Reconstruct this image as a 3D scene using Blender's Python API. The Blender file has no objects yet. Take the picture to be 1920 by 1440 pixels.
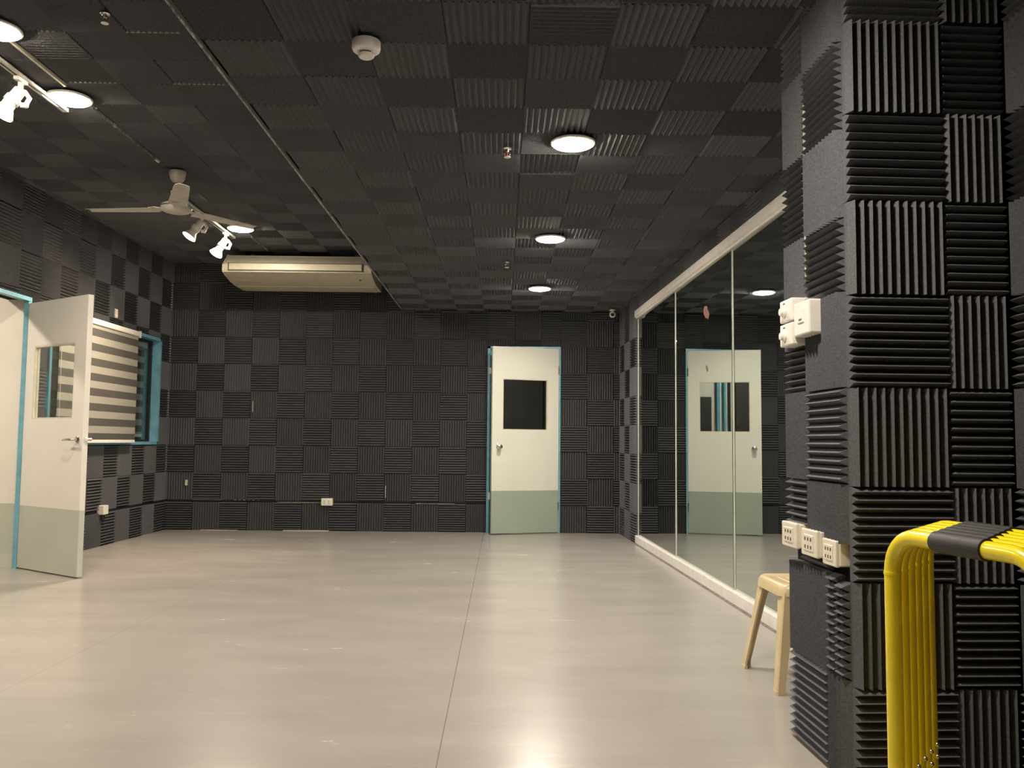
import bpy, bmesh, math, random
from mathutils import Vector, Matrix

random.seed(7)
C = bpy.context.scene.collection
scn = bpy.context.scene

# ------------------------------------------------------------------ camera, world, exposure
YAW, PITCH, ROLL, FPX = math.radians(0.609), math.radians(3.86), math.radians(0.55), 1600.0
EYE = Vector((0, 0, 1.0))
def make_camera():
    f = Vector((math.sin(YAW) * math.cos(PITCH), math.cos(YAW) * math.cos(PITCH), math.sin(PITCH)))
    r0 = Vector((math.cos(YAW), -math.sin(YAW), 0))
    u0 = r0.cross(f)
    r = r0 * math.cos(ROLL) + u0 * math.sin(ROLL)
    u = u0 * math.cos(ROLL) - r0 * math.sin(ROLL)
    cam = bpy.data.cameras.new('camera')
    cam.sensor_width = 36.0
    cam.lens = 36.0 * FPX / 1920.0
    cam.clip_start = 0.05
    o = bpy.data.objects.new('camera', cam)
    m = Matrix((r, u, -f)).transposed().to_4x4()
    m.translation = EYE
    o.matrix_world = m
    C.objects.link(o)
    scn.camera = o
make_camera()

world = bpy.data.worlds.new('world')
scn.world = world
world.use_nodes = True
world.node_tree.nodes['Background'].inputs[0].default_value = (0.55, 0.6, 0.7, 1)
world.node_tree.nodes['Background'].inputs[1].default_value = 0.02
vs = scn.view_settings
vs.view_transform = 'Standard'
vs.look = 'None'
vs.gamma = 1.0
vs.use_curve_mapping = False
vs.exposure = 0.0

P_RIGHT = 430.0       # radiance of each round lamp in the low ceiling
P_LEFT = 330.0        # the same in the high ceiling
P_SPOT = 110.0
P_CORRIDOR = 420.0
WARM = (1.0, 0.86, 0.70)
NEUTRAL = (1.0, 0.90, 0.78)

# ------------------------------------------------------------------ materials
def new_mat(name):
    m = bpy.data.materials.new(name)
    m.use_nodes = True
    nt = m.node_tree
    return m, nt, nt.nodes['Principled BSDF']

def noise(nt, scale, detail=4, coord='Object', stretch=None, rough=0.5):
    tc = nt.nodes.new('ShaderNodeTexCoord')
    n = nt.nodes.new('ShaderNodeTexNoise')
    n.inputs['Scale'].default_value = scale
    n.inputs['Detail'].default_value = detail
    n.inputs['Roughness'].default_value = rough
    if stretch:
        mp = nt.nodes.new('ShaderNodeMapping')
        mp.inputs['Scale'].default_value = stretch
        nt.links.new(tc.outputs[coord], mp.inputs['Vector'])
        nt.links.new(mp.outputs['Vector'], n.inputs['Vector'])
    else:
        nt.links.new(tc.outputs[coord], n.inputs['Vector'])
    return n

def ramp(nt, src, p0, c0, p1, c1):
    r = nt.nodes.new('ShaderNodeValToRGB')
    r.color_ramp.elements[0].position = p0
    r.color_ramp.elements[0].color = (*c0, 1) if len(c0) == 3 else c0
    r.color_ramp.elements[1].position = p1
    r.color_ramp.elements[1].color = (*c1, 1) if len(c1) == 3 else c1
    nt.links.new(src, r.inputs['Fac'])
    return r

def bump(nt, src, strength, dist, bsdf, prev=None):
    b = nt.nodes.new('ShaderNodeBump')
    b.inputs['Strength'].default_value = strength
    b.inputs['Distance'].default_value = dist
    nt.links.new(src, b.inputs['Height'])
    if prev:
        nt.links.new(prev.outputs['Normal'], b.inputs['Normal'])
    nt.links.new(b.outputs['Normal'], bsdf.inputs['Normal'])
    return b

def mat(name, col, rough=0.5, metal=0.0, var=0.06, nscale=14.0, bmp=0.0, spec=0.5, coat=0.0):
    m, nt, b = new_mat(name)
    n = noise(nt, nscale)
    lo = tuple(max(0, c * (1 - var)) for c in col)
    hi = tuple(min(1, c * (1 + var)) for c in col)
    r = ramp(nt, n.outputs['Fac'], 0.35, lo, 0.65, hi)
    nt.links.new(r.outputs['Color'], b.inputs['Base Color'])
    b.inputs['Roughness'].default_value = rough
    b.inputs['Metallic'].default_value = metal
    b.inputs['Specular IOR Level'].default_value = spec
    b.inputs['Coat Weight'].default_value = coat
    b.inputs['Coat Roughness'].default_value = 0.12
    if bmp:
        n2 = noise(nt, nscale * 12)
        bump(nt, n2.outputs['Fac'], bmp, 0.002, b)
    return m

def foam_mat():
    m, nt, b = new_mat('charcoal_acoustic_foam')
    at = nt.nodes.new('ShaderNodeAttribute')
    at.attribute_name = 'tint'
    n = noise(nt, 160, 2)
    r = ramp(nt, n.outputs['Fac'], 0.3, (0.090, 0.091, 0.096), 0.7, (0.130, 0.132, 0.140))
    mul = nt.nodes.new('ShaderNodeVectorMath')
    mul.operation = 'SCALE'
    nt.links.new(r.outputs['Color'], mul.inputs[0])
    nt.links.new(at.outputs['Fac'], mul.inputs['Scale'])
    nt.links.new(mul.outputs['Vector'], b.inputs['Base Color'])
    b.inputs['Roughness'].default_value = 0.95
    b.inputs['Specular IOR Level'].default_value = 0.15
    bump(nt, n.outputs['Fac'], 0.35, 0.003, b)
    return m

def floor_mat():
    m, nt, b = new_mat('grey_vinyl_floor')
    n1 = noise(nt, 1.0, 6, stretch=(1.2, 3.2, 1), rough=0.55)
    r1 = ramp(nt, n1.outputs['Fac'], 0.3, (0.352, 0.328, 0.298), 0.7, (0.398, 0.371, 0.336))
    n2 = noise(nt, 1.0, 9, stretch=(3.5, 16, 1), rough=0.72)       # pale scuffs and streaks
    r2 = ramp(nt, n2.outputs['Fac'], 0.56, (0, 0, 0), 0.72, (1, 1, 1))
    mix = nt.nodes.new('ShaderNodeMixRGB')
    mix.inputs['Color2'].default_value = (0.50, 0.455, 0.395, 1)
    m0 = nt.nodes.new('ShaderNodeMath'); m0.operation = 'MULTIPLY'; m0.inputs[1].default_value = 0.40
    nt.links.new(r2.outputs['Color'], m0.inputs[0])
    nt.links.new(m0.outputs[0], mix.inputs['Fac'])
    nt.links.new(r1.outputs['Color'], mix.inputs['Color1'])
    n5 = noise(nt, 1.0, 3, stretch=(7, 22, 1), rough=0.75)          # a few stronger scratches
    r5 = ramp(nt, n5.outputs['Fac'], 0.68, (0, 0, 0), 0.80, (0.22, 0.22, 0.22))
    mixb = nt.nodes.new('ShaderNodeMixRGB')
    mixb.inputs['Color2'].default_value = (0.60, 0.56, 0.49, 1)
    nt.links.new(r5.outputs['Color'], mixb.inputs['Fac'])
    nt.links.new(mix.outputs['Color'], mixb.inputs['Color1'])
    # welded seams between the vinyl rolls, running along Y at x = -1.96 and x = -0.193
    tc = nt.nodes.new('ShaderNodeTexCoord')
    sp = nt.nodes.new('ShaderNodeSeparateXYZ')
    nt.links.new(tc.outputs['Object'], sp.inputs[0])
    last = mixb.outputs['Color']
    for sx, strength in ((-0.193, 0.55), (-1.96, 0.25)):
        a = nt.nodes.new('ShaderNodeMath'); a.operation = 'SUBTRACT'; a.inputs[1].default_value = sx
        nt.links.new(sp.outputs['X'], a.inputs[0])
        c = nt.nodes.new('ShaderNodeMath'); c.operation = 'ABSOLUTE'
        nt.links.new(a.outputs[0], c.inputs[0])
        d = nt.nodes.new('ShaderNodeMath'); d.operation = 'LESS_THAN'; d.inputs[1].default_value = 0.0022
        nt.links.new(c.outputs[0], d.inputs[0])
        e = nt.nodes.new('ShaderNodeMath'); e.operation = 'MULTIPLY'; e.inputs[1].default_value = strength
        nt.links.new(d.outputs[0], e.inputs[0])
        mx = nt.nodes.new('ShaderNodeMixRGB')
        mx.inputs['Color2'].default_value = (0.10, 0.09, 0.08, 1)
        nt.links.new(e.outputs[0], mx.inputs['Fac'])
        nt.links.new(last, mx.inputs['Color1'])
        last = mx.outputs['Color']
    nt.links.new(last, b.inputs['Base Color'])
    rr = ramp(nt, n1.outputs['Fac'], 0.2, (0.21, 0.21, 0.21), 0.8, (0.29, 0.29, 0.29))
    nt.links.new(rr.outputs['Color'], b.inputs['Roughness'])
    b.inputs['Specular IOR Level'].default_value = 0.55
    n3 = noise(nt, 1.0, 2, stretch=(0.5, 2.6, 1))
    b1 = bump(nt, n3.outputs['Fac'], 0.12, 0.010, b)
    n4 = noise(nt, 90, 3)
    bump(nt, n4.outputs['Fac'], 0.05, 0.002, b, b1)
    return m

def two_tone(name, split, top, low, rough=0.45):
    m, nt, b = new_mat(name)
    tc = nt.nodes.new('ShaderNodeTexCoord')
    sp = nt.nodes.new('ShaderNodeSeparateXYZ')
    nt.links.new(tc.outputs['Object'], sp.inputs[0])
    lt = nt.nodes.new('ShaderNodeMath'); lt.operation = 'LESS_THAN'; lt.inputs[1].default_value = split
    nt.links.new(sp.outputs['Z'], lt.inputs[0])
    n = noise(nt, 3.0, 5)
    rt = ramp(nt, n.outputs['Fac'], 0.3, tuple(c * 0.95 for c in top), 0.7, top)
    rl = ramp(nt, n.outputs['Fac'], 0.3, tuple(c * 0.94 for c in low), 0.7, low)
    mx = nt.nodes.new('ShaderNodeMixRGB')
    nt.links.new(lt.outputs[0], mx.inputs['Fac'])
    nt.links.new(rt.outputs['Color'], mx.inputs['Color1'])
    nt.links.new(rl.outputs['Color'], mx.inputs['Color2'])
    nt.links.new(mx.outputs['Color'], b.inputs['Base Color'])
    b.inputs['Roughness'].default_value = rough
    return m

def blind_mat():
    m, nt, b = new_mat('zebra_blind_fabric')
    tc = nt.nodes.new('ShaderNodeTexCoord')
    sp = nt.nodes.new('ShaderNodeSeparateXYZ')
    nt.links.new(tc.outputs['Object'], sp.inputs[0])
    d = nt.nodes.new('ShaderNodeMath'); d.operation = 'DIVIDE'; d.inputs[1].default_value = 0.133
    nt.links.new(sp.outputs['Z'], d.inputs[0])
    f = nt.nodes.new('ShaderNodeMath'); f.operation = 'FRACT'
    nt.links.new(d.outputs[0], f.inputs[0])
    g = nt.nodes.new('ShaderNodeMath'); g.operation = 'GREATER_THAN'; g.inputs[1].default_value = 0.52
    nt.links.new(f.outputs[0], g.inputs[0])
    n = noise(nt, 1.0, 3, stretch=(40, 40, 700))
    ra = ramp(nt, n.outputs['Fac'], 0.3, (0.060, 0.057, 0.050), 0.7, (0.080, 0.076, 0.068))
    rb = ramp(nt, n.outputs['Fac'], 0.3, (0.27, 0.26, 0.22), 0.7, (0.33, 0.315, 0.27))
    mx = nt.nodes.new('ShaderNodeMixRGB')
    nt.links.new(g.outputs[0], mx.inputs['Fac'])
    nt.links.new(ra.outputs['Color'], mx.inputs['Color1'])
    nt.links.new(rb.outputs['Color'], mx.inputs['Color2'])
    nt.links.new(mx.outputs['Color'], b.inputs['Base Color'])
    b.inputs['Roughness'].default_value = 0.9
    return m

def glass_mat(name, refl=1.0, tint=(0.93, 0.96, 0.95)):
    m = bpy.data.materials.new(name)
    m.use_nodes = True
    nt = m.node_tree
    nt.nodes.clear()
    out = nt.nodes.new('ShaderNodeOutputMaterial')
    lw = nt.nodes.new('ShaderNodeLayerWeight'); lw.inputs['Blend'].default_value = 0.5
    fr = nt.nodes.new('ShaderNodeMath'); fr.operation = 'POWER'; fr.inputs[1].default_value = 5.0
    nt.links.new(lw.outputs['Facing'], fr.inputs[0])
    mu = nt.nodes.new('ShaderNodeMath'); mu.operation = 'MULTIPLY_ADD'; mu.inputs[1].default_value = 0.96 * refl; mu.inputs[2].default_value = 0.04 * refl
    mu.use_clamp = True
    n = noise(nt, 2.0, 2)
    rr = ramp(nt, n.outputs['Fac'], 0.3, tuple(c * 0.98 for c in tint), 0.7, tint)
    tr = nt.nodes.new('ShaderNodeBsdfTransparent')
    gl = nt.nodes.new('ShaderNodeBsdfGlossy'); gl.inputs['Roughness'].default_value = 0.01
    mx = nt.nodes.new('ShaderNodeMixShader')
    nt.links.new(rr.outputs['Color'], tr.inputs['Color'])
    nt.links.new(fr.outputs[0], mu.inputs[0])
    nt.links.new(mu.outputs[0], mx.inputs['Fac'])
    nt.links.new(tr.outputs[0], mx.inputs[1])
    nt.links.new(gl.outputs[0], mx.inputs[2])
    nt.links.new(mx.outputs[0], out.inputs['Surface'])
    return m

def mirror_mat():
    m, nt, b = new_mat('silvered_mirror')
    n = noise(nt, 1.5, 3)
    r = ramp(nt, n.outputs['Fac'], 0.3, (0.54, 0.59, 0.56), 0.7, (0.56, 0.61, 0.58))
    nt.links.new(r.outputs['Color'], b.inputs['Base Color'])
    b.inputs['Metallic'].default_value = 1.0
    b.inputs['Roughness'].default_value = 0.01
    return m

def emit_mat(name, col, strength):
    m, nt, b = new_mat(name)
    n = noise(nt, 8, 2)
    r = ramp(nt, n.outputs['Fac'], 0.3, tuple(c * 0.97 for c in col), 0.7, col)
    nt.links.new(r.outputs['Color'], b.inputs['Emission Color'])
    b.inputs['Base Color'].default_value = (0.9, 0.9, 0.88, 1)
    b.inputs['Emission Strength'].default_value = strength
    return m

FOAM = foam_mat()
FLOOR = floor_mat()
DARK = mat('dark_wall_backing', (0.012, 0.012, 0.012), 0.95, spec=0.1)
CREAM = mat('bare_cream_wall_paint', (0.62, 0.58, 0.46), 0.7)
WHITE_WALL = two_tone('corridor_wall_paint', 0.49, (0.80, 0.76, 0.68), (0.50, 0.53, 0.44), 0.55)
BLUE = mat('teal_blue_gloss_paint', (0.17, 0.41, 0.51), 0.32, var=0.14, nscale=9)
DOOR_L = two_tone('white_over_grey_green_door_paint', 0.48, (0.85, 0.82, 0.75), (0.55, 0.57, 0.49))
DOOR_B = two_tone('white_over_sage_door_paint', 0.468, (0.80, 0.80, 0.69), (0.37, 0.43, 0.35))
BEAD = mat('cream_glazing_bead', (0.74, 0.68, 0.54), 0.4)
STEEL = mat('brushed_steel', (0.62, 0.59, 0.54), 0.22, 1.0)
BRASS = mat('dull_silver_screw', (0.70, 0.66, 0.56), 0.25, 1.0)
BLACKP = mat('matt_black_plastic', (0.015, 0.015, 0.015), 0.7)
RAIL = mat('cream_painted_rail', (0.60, 0.56, 0.50), 0.5)
SKIRT = mat('white_painted_skirting', (0.78, 0.75, 0.70), 0.45)
PLAST = mat('ivory_plastic', (0.78, 0.73, 0.60), 0.35, var=0.03)
PLASTW = mat('white_plastic', (0.80, 0.77, 0.70), 0.35, var=0.03)
SLOT = mat('socket_slot_shadow_plastic', (0.09, 0.08, 0.06), 0.6)
ACM = mat('aged_ivory_casing', (0.60, 0.56, 0.42), 0.42, var=0.04)
ACD = mat('casing_groove_brown', (0.10, 0.09, 0.06), 0.6)
FANM = mat('dusty_grey_white_enamel', (0.50, 0.47, 0.41), 0.4, var=0.10)
TRACKM = mat('aluminium_white_track', (0.60, 0.57, 0.52), 0.35, 0.2)
GLASS = glass_mat('clear_door_glass', 1.0)
GLASSW = glass_mat('dark_window_glass', 1.0, (0.86, 0.90, 0.90))
MIRROR = mirror_mat()
GLEDGE = mat('polished_glass_edge', (0.80, 0.80, 0.70), 0.25)
BLIND = blind_mat()
STOOLM = mat('cream_moulded_plastic', (0.66, 0.53, 0.31), 0.28, var=0.05, nscale=6)
YELLOW = mat('glossy_yellow_powder_coat', (0.90, 0.72, 0.010), 0.26, var=0.05, coat=0.5)
GRIP = mat('black_foam_grip', (0.030, 0.028, 0.027), 0.55, bmp=0.2)
RESIDUE = mat('reddish_tape_residue', (0.17, 0.075, 0.05), 0.8, var=0.25, nscale=60)
REDGL = mat('sprinkler_red_bulb', (0.5, 0.05, 0.04), 0.2)
LAMP_R = emit_mat('round_lamp_diffuser_neutral', NEUTRAL, P_RIGHT)
LAMP_L = emit_mat('round_lamp_diffuser_warm', WARM, P_LEFT)
LAMP_C = emit_mat('added_lamp_diffuser_corridor', WARM, P_CORRIDOR)
LAMP_D = emit_mat('added_lamp_diffuser_rear_room', NEUTRAL, 520)
BULB = emit_mat('spot_bulb_face', (1.0, 0.89, 0.72), 22)
EDGE = mat('raw_grey_soffit_edge', (0.34, 0.32, 0.29), 0.8, var=0.5, nscale=30)
COVE = mat('grey_brown_floor_cove', (0.17, 0.155, 0.135), 0.7, var=0.3, nscale=20)
CABD = mat('dark_cabinet_laminate', (0.035, 0.035, 0.032), 0.6)

# ------------------------------------------------------------------ mesh building
class MB:
    def __init__(s):
        s.v = []; s.f = []; s.m = []; s.t = []; s.sm = []; s.mats = []
    def mi(s, m):
        if m not in s.mats: s.mats.append(m)
        return s.mats.index(m)
    def add(s, vs, fs, m, tint=1.0, smooth=False):
        b = len(s.v); k = s.mi(m)
        s.v.extend([tuple(p) for p in vs])
        for f in fs:
            s.f.append(tuple(i + b for i in f)); s.m.append(k); s.t.append(tint); s.sm.append(smooth)
    def box(s, a, b, m, tint=1.0):
        x0, y0, z0 = a; x1, y1, z1 = b
        s.add([(x0,y0,z0),(x1,y0,z0),(x1,y1,z0),(x0,y1,z0),(x0,y0,z1),(x1,y0,z1),(x1,y1,z1),(x0,y1,z1)],
              [(0,3,2,1),(4,5,6,7),(0,1,5,4),(1,2,6,5),(2,3,7,6),(3,0,4,7)], m, tint)
    def rbox(s, a, b, m, r=0.004, seg=2, fn=None):
        bm = bmesh.new()
        bmesh.ops.create_cube(bm, size=1)
        for v in bm.verts:
            v.co = Vector([(a[i] + b[i]) / 2 + v.co[i] * (b[i] - a[i]) for i in range(3)])
        bmesh.ops.bevel(bm, geom=bm.edges[:], offset=r, segments=seg, affect='EDGES', profile=0.5)
        bm.verts.index_update()
        pts = [v.co.copy() for v in bm.verts]
        if fn: pts = [fn(p) for p in pts]
        s.add(pts, [[v.index for v in f.verts] for f in bm.faces], m)
        bm.free()
    def lathe(s, prof, m, origin=(0,0,0), axis=(0,0,1), n=32, smooth=True):
        """prof: (radius, height) along axis; ends closed when radius is 0"""
        az = Vector(axis).normalized()
        ax = az.orthogonal().normalized(); ay = az.cross(ax)
        o = Vector(origin)
        vs = []; fs = []
        for (r, h) in prof:
            for k in range(n):
                a = 2 * math.pi * k / n
                vs.append(o + az * h + (ax * math.cos(a) + ay * math.sin(a)) * max(r, 1e-5))
        for i in range(len(prof) - 1):
            for k in range(n):
                k2 = (k + 1) % n
                fs.append((i*n+k, i*n+k2, (i+1)*n+k2, (i+1)*n+k))
        fs.append(tuple(range(n))[::-1]); fs.append(tuple((len(prof)-1)*n + k for k in range(n)))
        s.add(vs, fs, m, 1.0, smooth)
    def tube(s, pts, r, m, n=12, smooth=True, radii=None):
        pts = [Vector(p) for p in pts]
        vs = []; fs = []
        t0 = (pts[1] - pts[0]).normalized()
        nx = t0.orthogonal().normalized()
        for i, p in enumerate(pts):
            if i == 0: t = t0
            elif i == len(pts) - 1: t = (pts[-1] - pts[-2]).normalized()
            else: t = ((pts[i+1] - p).normalized() + (p - pts[i-1]).normalized()).normalized()
            nx = (nx - t * nx.dot(t)).normalized()
            ny = t.cross(nx)
            rr = radii[i] if radii else r
            for k in range(n):
                a = 2 * math.pi * k / n
                vs.append(p + (nx * math.cos(a) + ny * math.sin(a)) * rr)
        L = len(pts)
        for i in range(L - 1):
            for k in range(n):
                k2 = (k + 1) % n
                fs.append((i*n+k, i*n+k2, (i+1)*n+k2, (i+1)*n+k))
        fs.append(tuple(range(n))[::-1]); fs.append(tuple((L-1)*n + k for k in range(n)))
        s.add(vs, fs, m, 1.0, smooth)
    def loft(s, rings, m, smooth=False, cap=True):
        n = len(rings[0]); vs = [p for r in rings for p in r]; fs = []
        for i in range(len(rings) - 1):
            for k in range(n):
                k2 = (k + 1) % n
                fs.append((i*n+k, i*n+k2, (i+1)*n+k2, (i+1)*n+k))
        if cap:
            fs.append(tuple(range(n))[::-1]); fs.append(tuple((len(rings)-1)*n + k for k in range(n)))
        s.add(vs, fs, m, 1.0, smooth)
    def build(s, name, parent=None, loc=None, rot=None, kind=None):
        me = bpy.data.meshes.new(name)
        me.from_pydata(s.v, [], s.f)
        for m in s.mats: me.materials.append(m)
        me.polygons.foreach_set('material_index', s.m)
        me.polygons.foreach_set('use_smooth', s.sm)
        if any(t != 1.0 for t in s.t) or FOAM in s.mats:
            at = me.attributes.new('tint', 'FLOAT', 'FACE')
            at.data.foreach_set('value', s.t)
        bm = bmesh.new(); bm.from_mesh(me)
        if FOAM not in s.mats: bmesh.ops.recalc_face_normals(bm, faces=bm.faces[:])
        for e in bm.edges:                       # keep creases crisp on smooth parts
            if len(e.link_faces) == 2 and e.calc_face_angle(0) > 0.7: e.smooth = False
        bm.to_mesh(me); bm.free()
        me.update()
        o = bpy.data.objects.new(name, me)
        C.objects.link(o)
        if parent: o.parent = parent
        if loc: o.location = loc
        if rot: o.rotation_euler = rot
        if kind: o['kind'] = kind
        return o

def thing(name, label, cat, loc=(0,0,0), rz=0.0, group=None):
    o = bpy.data.objects.new(name, None)
    C.objects.link(o)
    o.empty_display_size = 0.1
    o.location = loc; o.rotation_euler = (0, 0, rz)
    o['label'] = label; o['category'] = cat
    if group: o['group'] = group
    return o
def setting(name, loc=(0,0,0), rz=0.0):
    o = bpy.data.objects.new(name, None)
    C.objects.link(o)
    o.location = loc; o.rotation_euler = (0, 0, rz); o['kind'] = 'structure'
    return o
def tag(o, label, cat, group=None):
    o['label'] = label; o['category'] = cat
    if group: o['group'] = group
    return o
def dup(root, loc, rz=None, label=None):
    r = root.copy(); C.objects.link(r); r.location = loc
    if rz is not None: r.rotation_euler = (0, 0, rz)
    if label: r['label'] = label
    for ch in list(root.children):
        c = ch.copy(); C.objects.link(c); c.parent = r
        for g in list(ch.children):
            d = g.copy(); C.objects.link(d); d.parent = c
    return r

# ------------------------------------------------------------------ acoustic foam: real wedge relief
def cut(rects, hole):
    out = []
    h0, h1, k0, k1 = hole
    for (a, b, c, d) in rects:
        if h0 >= b or h1 <= a or k0 >= d or k1 <= c:
            out.append((a, b, c, d)); continue
        if a < h0: out.append((a, h0, c, d)); a = h0
        if b > h1: out.append((h1, b, c, d)); b = h1
        if c < k0: out.append((a, b, c, k0)); c = k0
        if d > k1: out.append((a, b, k1, d))
    return [r for r in out if r[1] - r[0] > 0.004 and r[3] - r[2] > 0.004]

def foam_tile(mb, O, U, V, N, rect, holes, way, base=0.017, wedge=0.032, tint=None, pitch=0.0262):
    """way 'H': ridges run along U, way 'V': along V"""
    t = tint if tint else random.uniform(0.9, 1.1)
    rects = [rect]
    for h in holes: rects = cut(rects, h)
    for (a, b, c, d) in rects:
        if way == 'H': s0, s1, e0, e1, p0, p1 = c, d, a, b, rect[2], rect[3]
        else: s0, s1, e0, e1, p0, p1 = a, b, c, d, rect[0], rect[1]
        n = max(1, round((p1 - p0) / pitch)); half = (p1 - p0) / n / 2
        prof = []
        def hgt(x):
            k = (x - p0) / half
            fr = k - math.floor(k)
            return (fr if int(math.floor(k + 1e-6)) % 2 == 0 else 1 - fr)
        xs = [s0] + [p0 + k * half for k in range(2 * n + 1) if s0 + 1e-4 < p0 + k * half < s1 - 1e-4] + [s1]
        prof = []
        for x in xs:
            k = round((x - p0) / half)
            if abs(x - (p0 + k * half)) < 1e-5: h = (k % 2)
            else: h = hgt(x)
            prof.append((x, base + wedge * h))
        def P(s, e, h):
            u, v = (e, s) if way == 'H' else (s, e)
            return O + U * u + V * v + N * h
        vs = []; fs = []
        L = len(prof)
        for (x, h) in prof:
            vs += [P(x, e0, h), P(x, e1, h), P(x, e0, 0), P(x, e1, 0)]
        for i in range(L - 1):
            a4, b4 = 4 * i, 4 * i + 4
            fs += [(a4, b4, b4 + 1, a4 + 1), (a4 + 2, b4 + 2, b4, a4), (a4 + 1, b4 + 1, b4 + 3, a4 + 3)]
        fs += [(0, 1, 3, 2), (4 * L - 2, 4 * L - 1, 4 * L - 3, 4 * L - 4)]
        mb.add(vs, fs, FOAM, t)

def foam_grid(mb, O, U, V, N, us, vs_, flip=0, holes=(), **kw):
    O, U, V, N = Vector(O), Vector(U), Vector(V), Vector(N)
    for i in range(len(us) - 1):
        for j in range(len(vs_) - 1):
            way = 'H' if (i + j + flip) % 2 == 0 else 'V'
            g = random.uniform(0, 0.0012)
            foam_tile(mb, O, U, V, N * 1.0, (us[i] + g, us[i+1] - g, vs_[j] + g, vs_[j+1] - g), holes, way,
                      base=0.017 + random.uniform(-0.002, 0.002), **kw)
def steps(a, b, p):
    out = [a]
    while out[-1] + p < b - 0.03: out.append(out[-1] + p)
    return out + [b]

# frame of the right-hand wall: a across (into the wall is +), b along it into the depth
TH = 0.035
RU = Vector((math.cos(TH), math.sin(TH), 0)); RV = Vector((-math.sin(TH), math.cos(TH), 0)); UP = Vector((0, 0, 1))
RW0 = Vector((1.36 + 0.035 * 6.0 + 0.012, 2.60, 0))
def RP(a, b, z=0.0): return RW0 + RU * a + RV * b + UP * z

Y_BACK = 9.53          # wall surface behind the foam
X_LEFT = -3.74
Y_FRONT = -2.6
Z_LOW, Z_HIGH, X_SOFFIT = 2.488, 2.988, -1.12

# ------------------------------------------------------------------ floor
mb = MB()
mb.box((-7.5, Y_FRONT - 0.3, -0.1), (3.4, 13.5, 0.0), FLOOR)
mb.build('floor', kind='structure')

# ------------------------------------------------------------------ ceiling
mb = MB()
mb.box((X_SOFFIT, Y_FRONT, Z_LOW), (2.4, Y_BACK + 0.15, Z_LOW + 0.1), DARK)
mb.box((X_LEFT - 0.2, Y_FRONT, Z_HIGH), (X_SOFFIT + 0.1, Y_BACK + 0.15, Z_HIGH + 0.1), DARK)
mb.box((X_SOFFIT + 0.0, Y_FRONT, Z_LOW + 0.1), (X_SOFFIT + 0.1, Y_BACK + 0.15, Z_HIGH + 0.1), DARK)
low_edges = [3.051 + 0.3 * k for k in range(-19, 22)] + [Y_BACK - 0.02]
foam_grid(mb, (0, 0, Z_LOW), (1, 0, 0), (0, 1, 0), (0, 0, -1), steps(X_SOFFIT, 1.98, 0.3), low_edges, 0, wedge=0.016)
high_y = [4.634 + 0.3 * k for k in range(-24, 16)] + [Y_BACK - 0.02]
high_x = [X_LEFT + 0.02, -3.64, -3.34, -3.04, -2.74, -2.44, -2.14, -1.84, -1.54, -1.24, X_SOFFIT - 0.01]
foam_grid(mb, (0, 0, Z_HIGH), (1, 0, 0), (0, 1, 0), (0, 0, -1), high_x, high_y, 1, wedge=0.016)
# foam on the soffit step
foam_grid(mb, (X_SOFFIT, 0, 0), (0, 1, 0), (0, 0, 1), (-1, 0, 0), steps(-2.4, Y_BACK - 0.02, 0.3), [Z_LOW - 0.03, Z_LOW + 0.24, Z_HIGH - 0.05], 0, wedge=0.01)
# bare edge of the step, glue lines and gaps where the old ceiling shows
rng = random.Random(3)
y = 0.4
while y < 9.4:
    L = rng.uniform(0.12, 0.5); w = rng.uniform(0.002, 0.006)
    mb.box((X_SOFFIT - 0.012, y, Z_LOW - 0.043), (X_SOFFIT - 0.012 + w, min(y + L, 9.45), Z_LOW - 0.034), EDGE)
    y += L
for (x0, x1, yy) in ((-2.42, -2.16, 4.634), (-1.85, -1.56, 4.634), (-2.26, -2.18, 4.034), (-1.85, -1.58, 4.034)):
    mb.box((x0, yy - 0.0016, Z_HIGH - 0.0275), (x1, yy + 0.0016, Z_HIGH - 0.016), CREAM)
for (y0, y1, w) in ((3.5, 4.63, 0.014), (4.95, 5.24, 0.0016), (5.24, 5.87, 0.0012), (6.7, 6.9, 0.002), (8.15, 8.45, 0.003), (8.60, 8.75, 0.004), (5.22, 5.25, 0.010), (5.86, 5.92, 0.016)):
    mb.box((-2.44 - w / 2, y0, Z_HIGH - 0.052), (-2.44 + w / 2, y1, Z_HIGH - 0.036), CREAM if w > 0.009 else EDGE)
mb.build('ceiling', kind='structure')

# ------------------------------------------------------------------ back wall with its doorway
DX0, DX1, DZ = -0.172, 0.643, 2.06
mb = MB()
mb.box((X_LEFT - 0.2, Y_BACK, 0), (DX0 + 0.01, Y_BACK + 0.15, 3.1), DARK)
mb.box((DX1 - 0.01, Y_BACK, 0), (2.0, Y_BACK + 0.15, 3.1), DARK)
mb.box((DX0 - 0.05, Y_BACK, DZ - 0.01), (DX1 + 0.05, Y_BACK + 0.15, 3.1), DARK)
rows = [0.0, 0.307]
rows2 = [0.330 + 0.3006 * k for k in range(9)] + [2.96]
colsL = [-3.706 + 0.3006 * k for k in range(12)] + [DX0]
foam_grid(mb, (0, Y_BACK, 0), (1, 0, 0), (0, 0, 1), (0, -1, 0), colsL, [0.004, 0.307], 0)
foam_grid(mb, (0, Y_BACK, 0), (1, 0, 0), (0, 0, 1), (0, -1, 0), colsL, rows2, 1)
rowsR = [0.004 + 0.294 * k for k in range(9)]
foam_grid(mb, (0, Y_BACK, 0), (1, 0, 0), (0, 0, 1), (0, -1, 0), [DX1, 0.941, 1.237, 1.40], [r for r in rowsR] + [2.46], 1)
foam_grid(mb, (0, Y_BACK, 0), (1, 0, 0), (0, 0, 1), (0, -1, 0), [DX0, 0.1286, 0.43, DX1], [DZ, 2.134, 2.46], 1)
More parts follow.
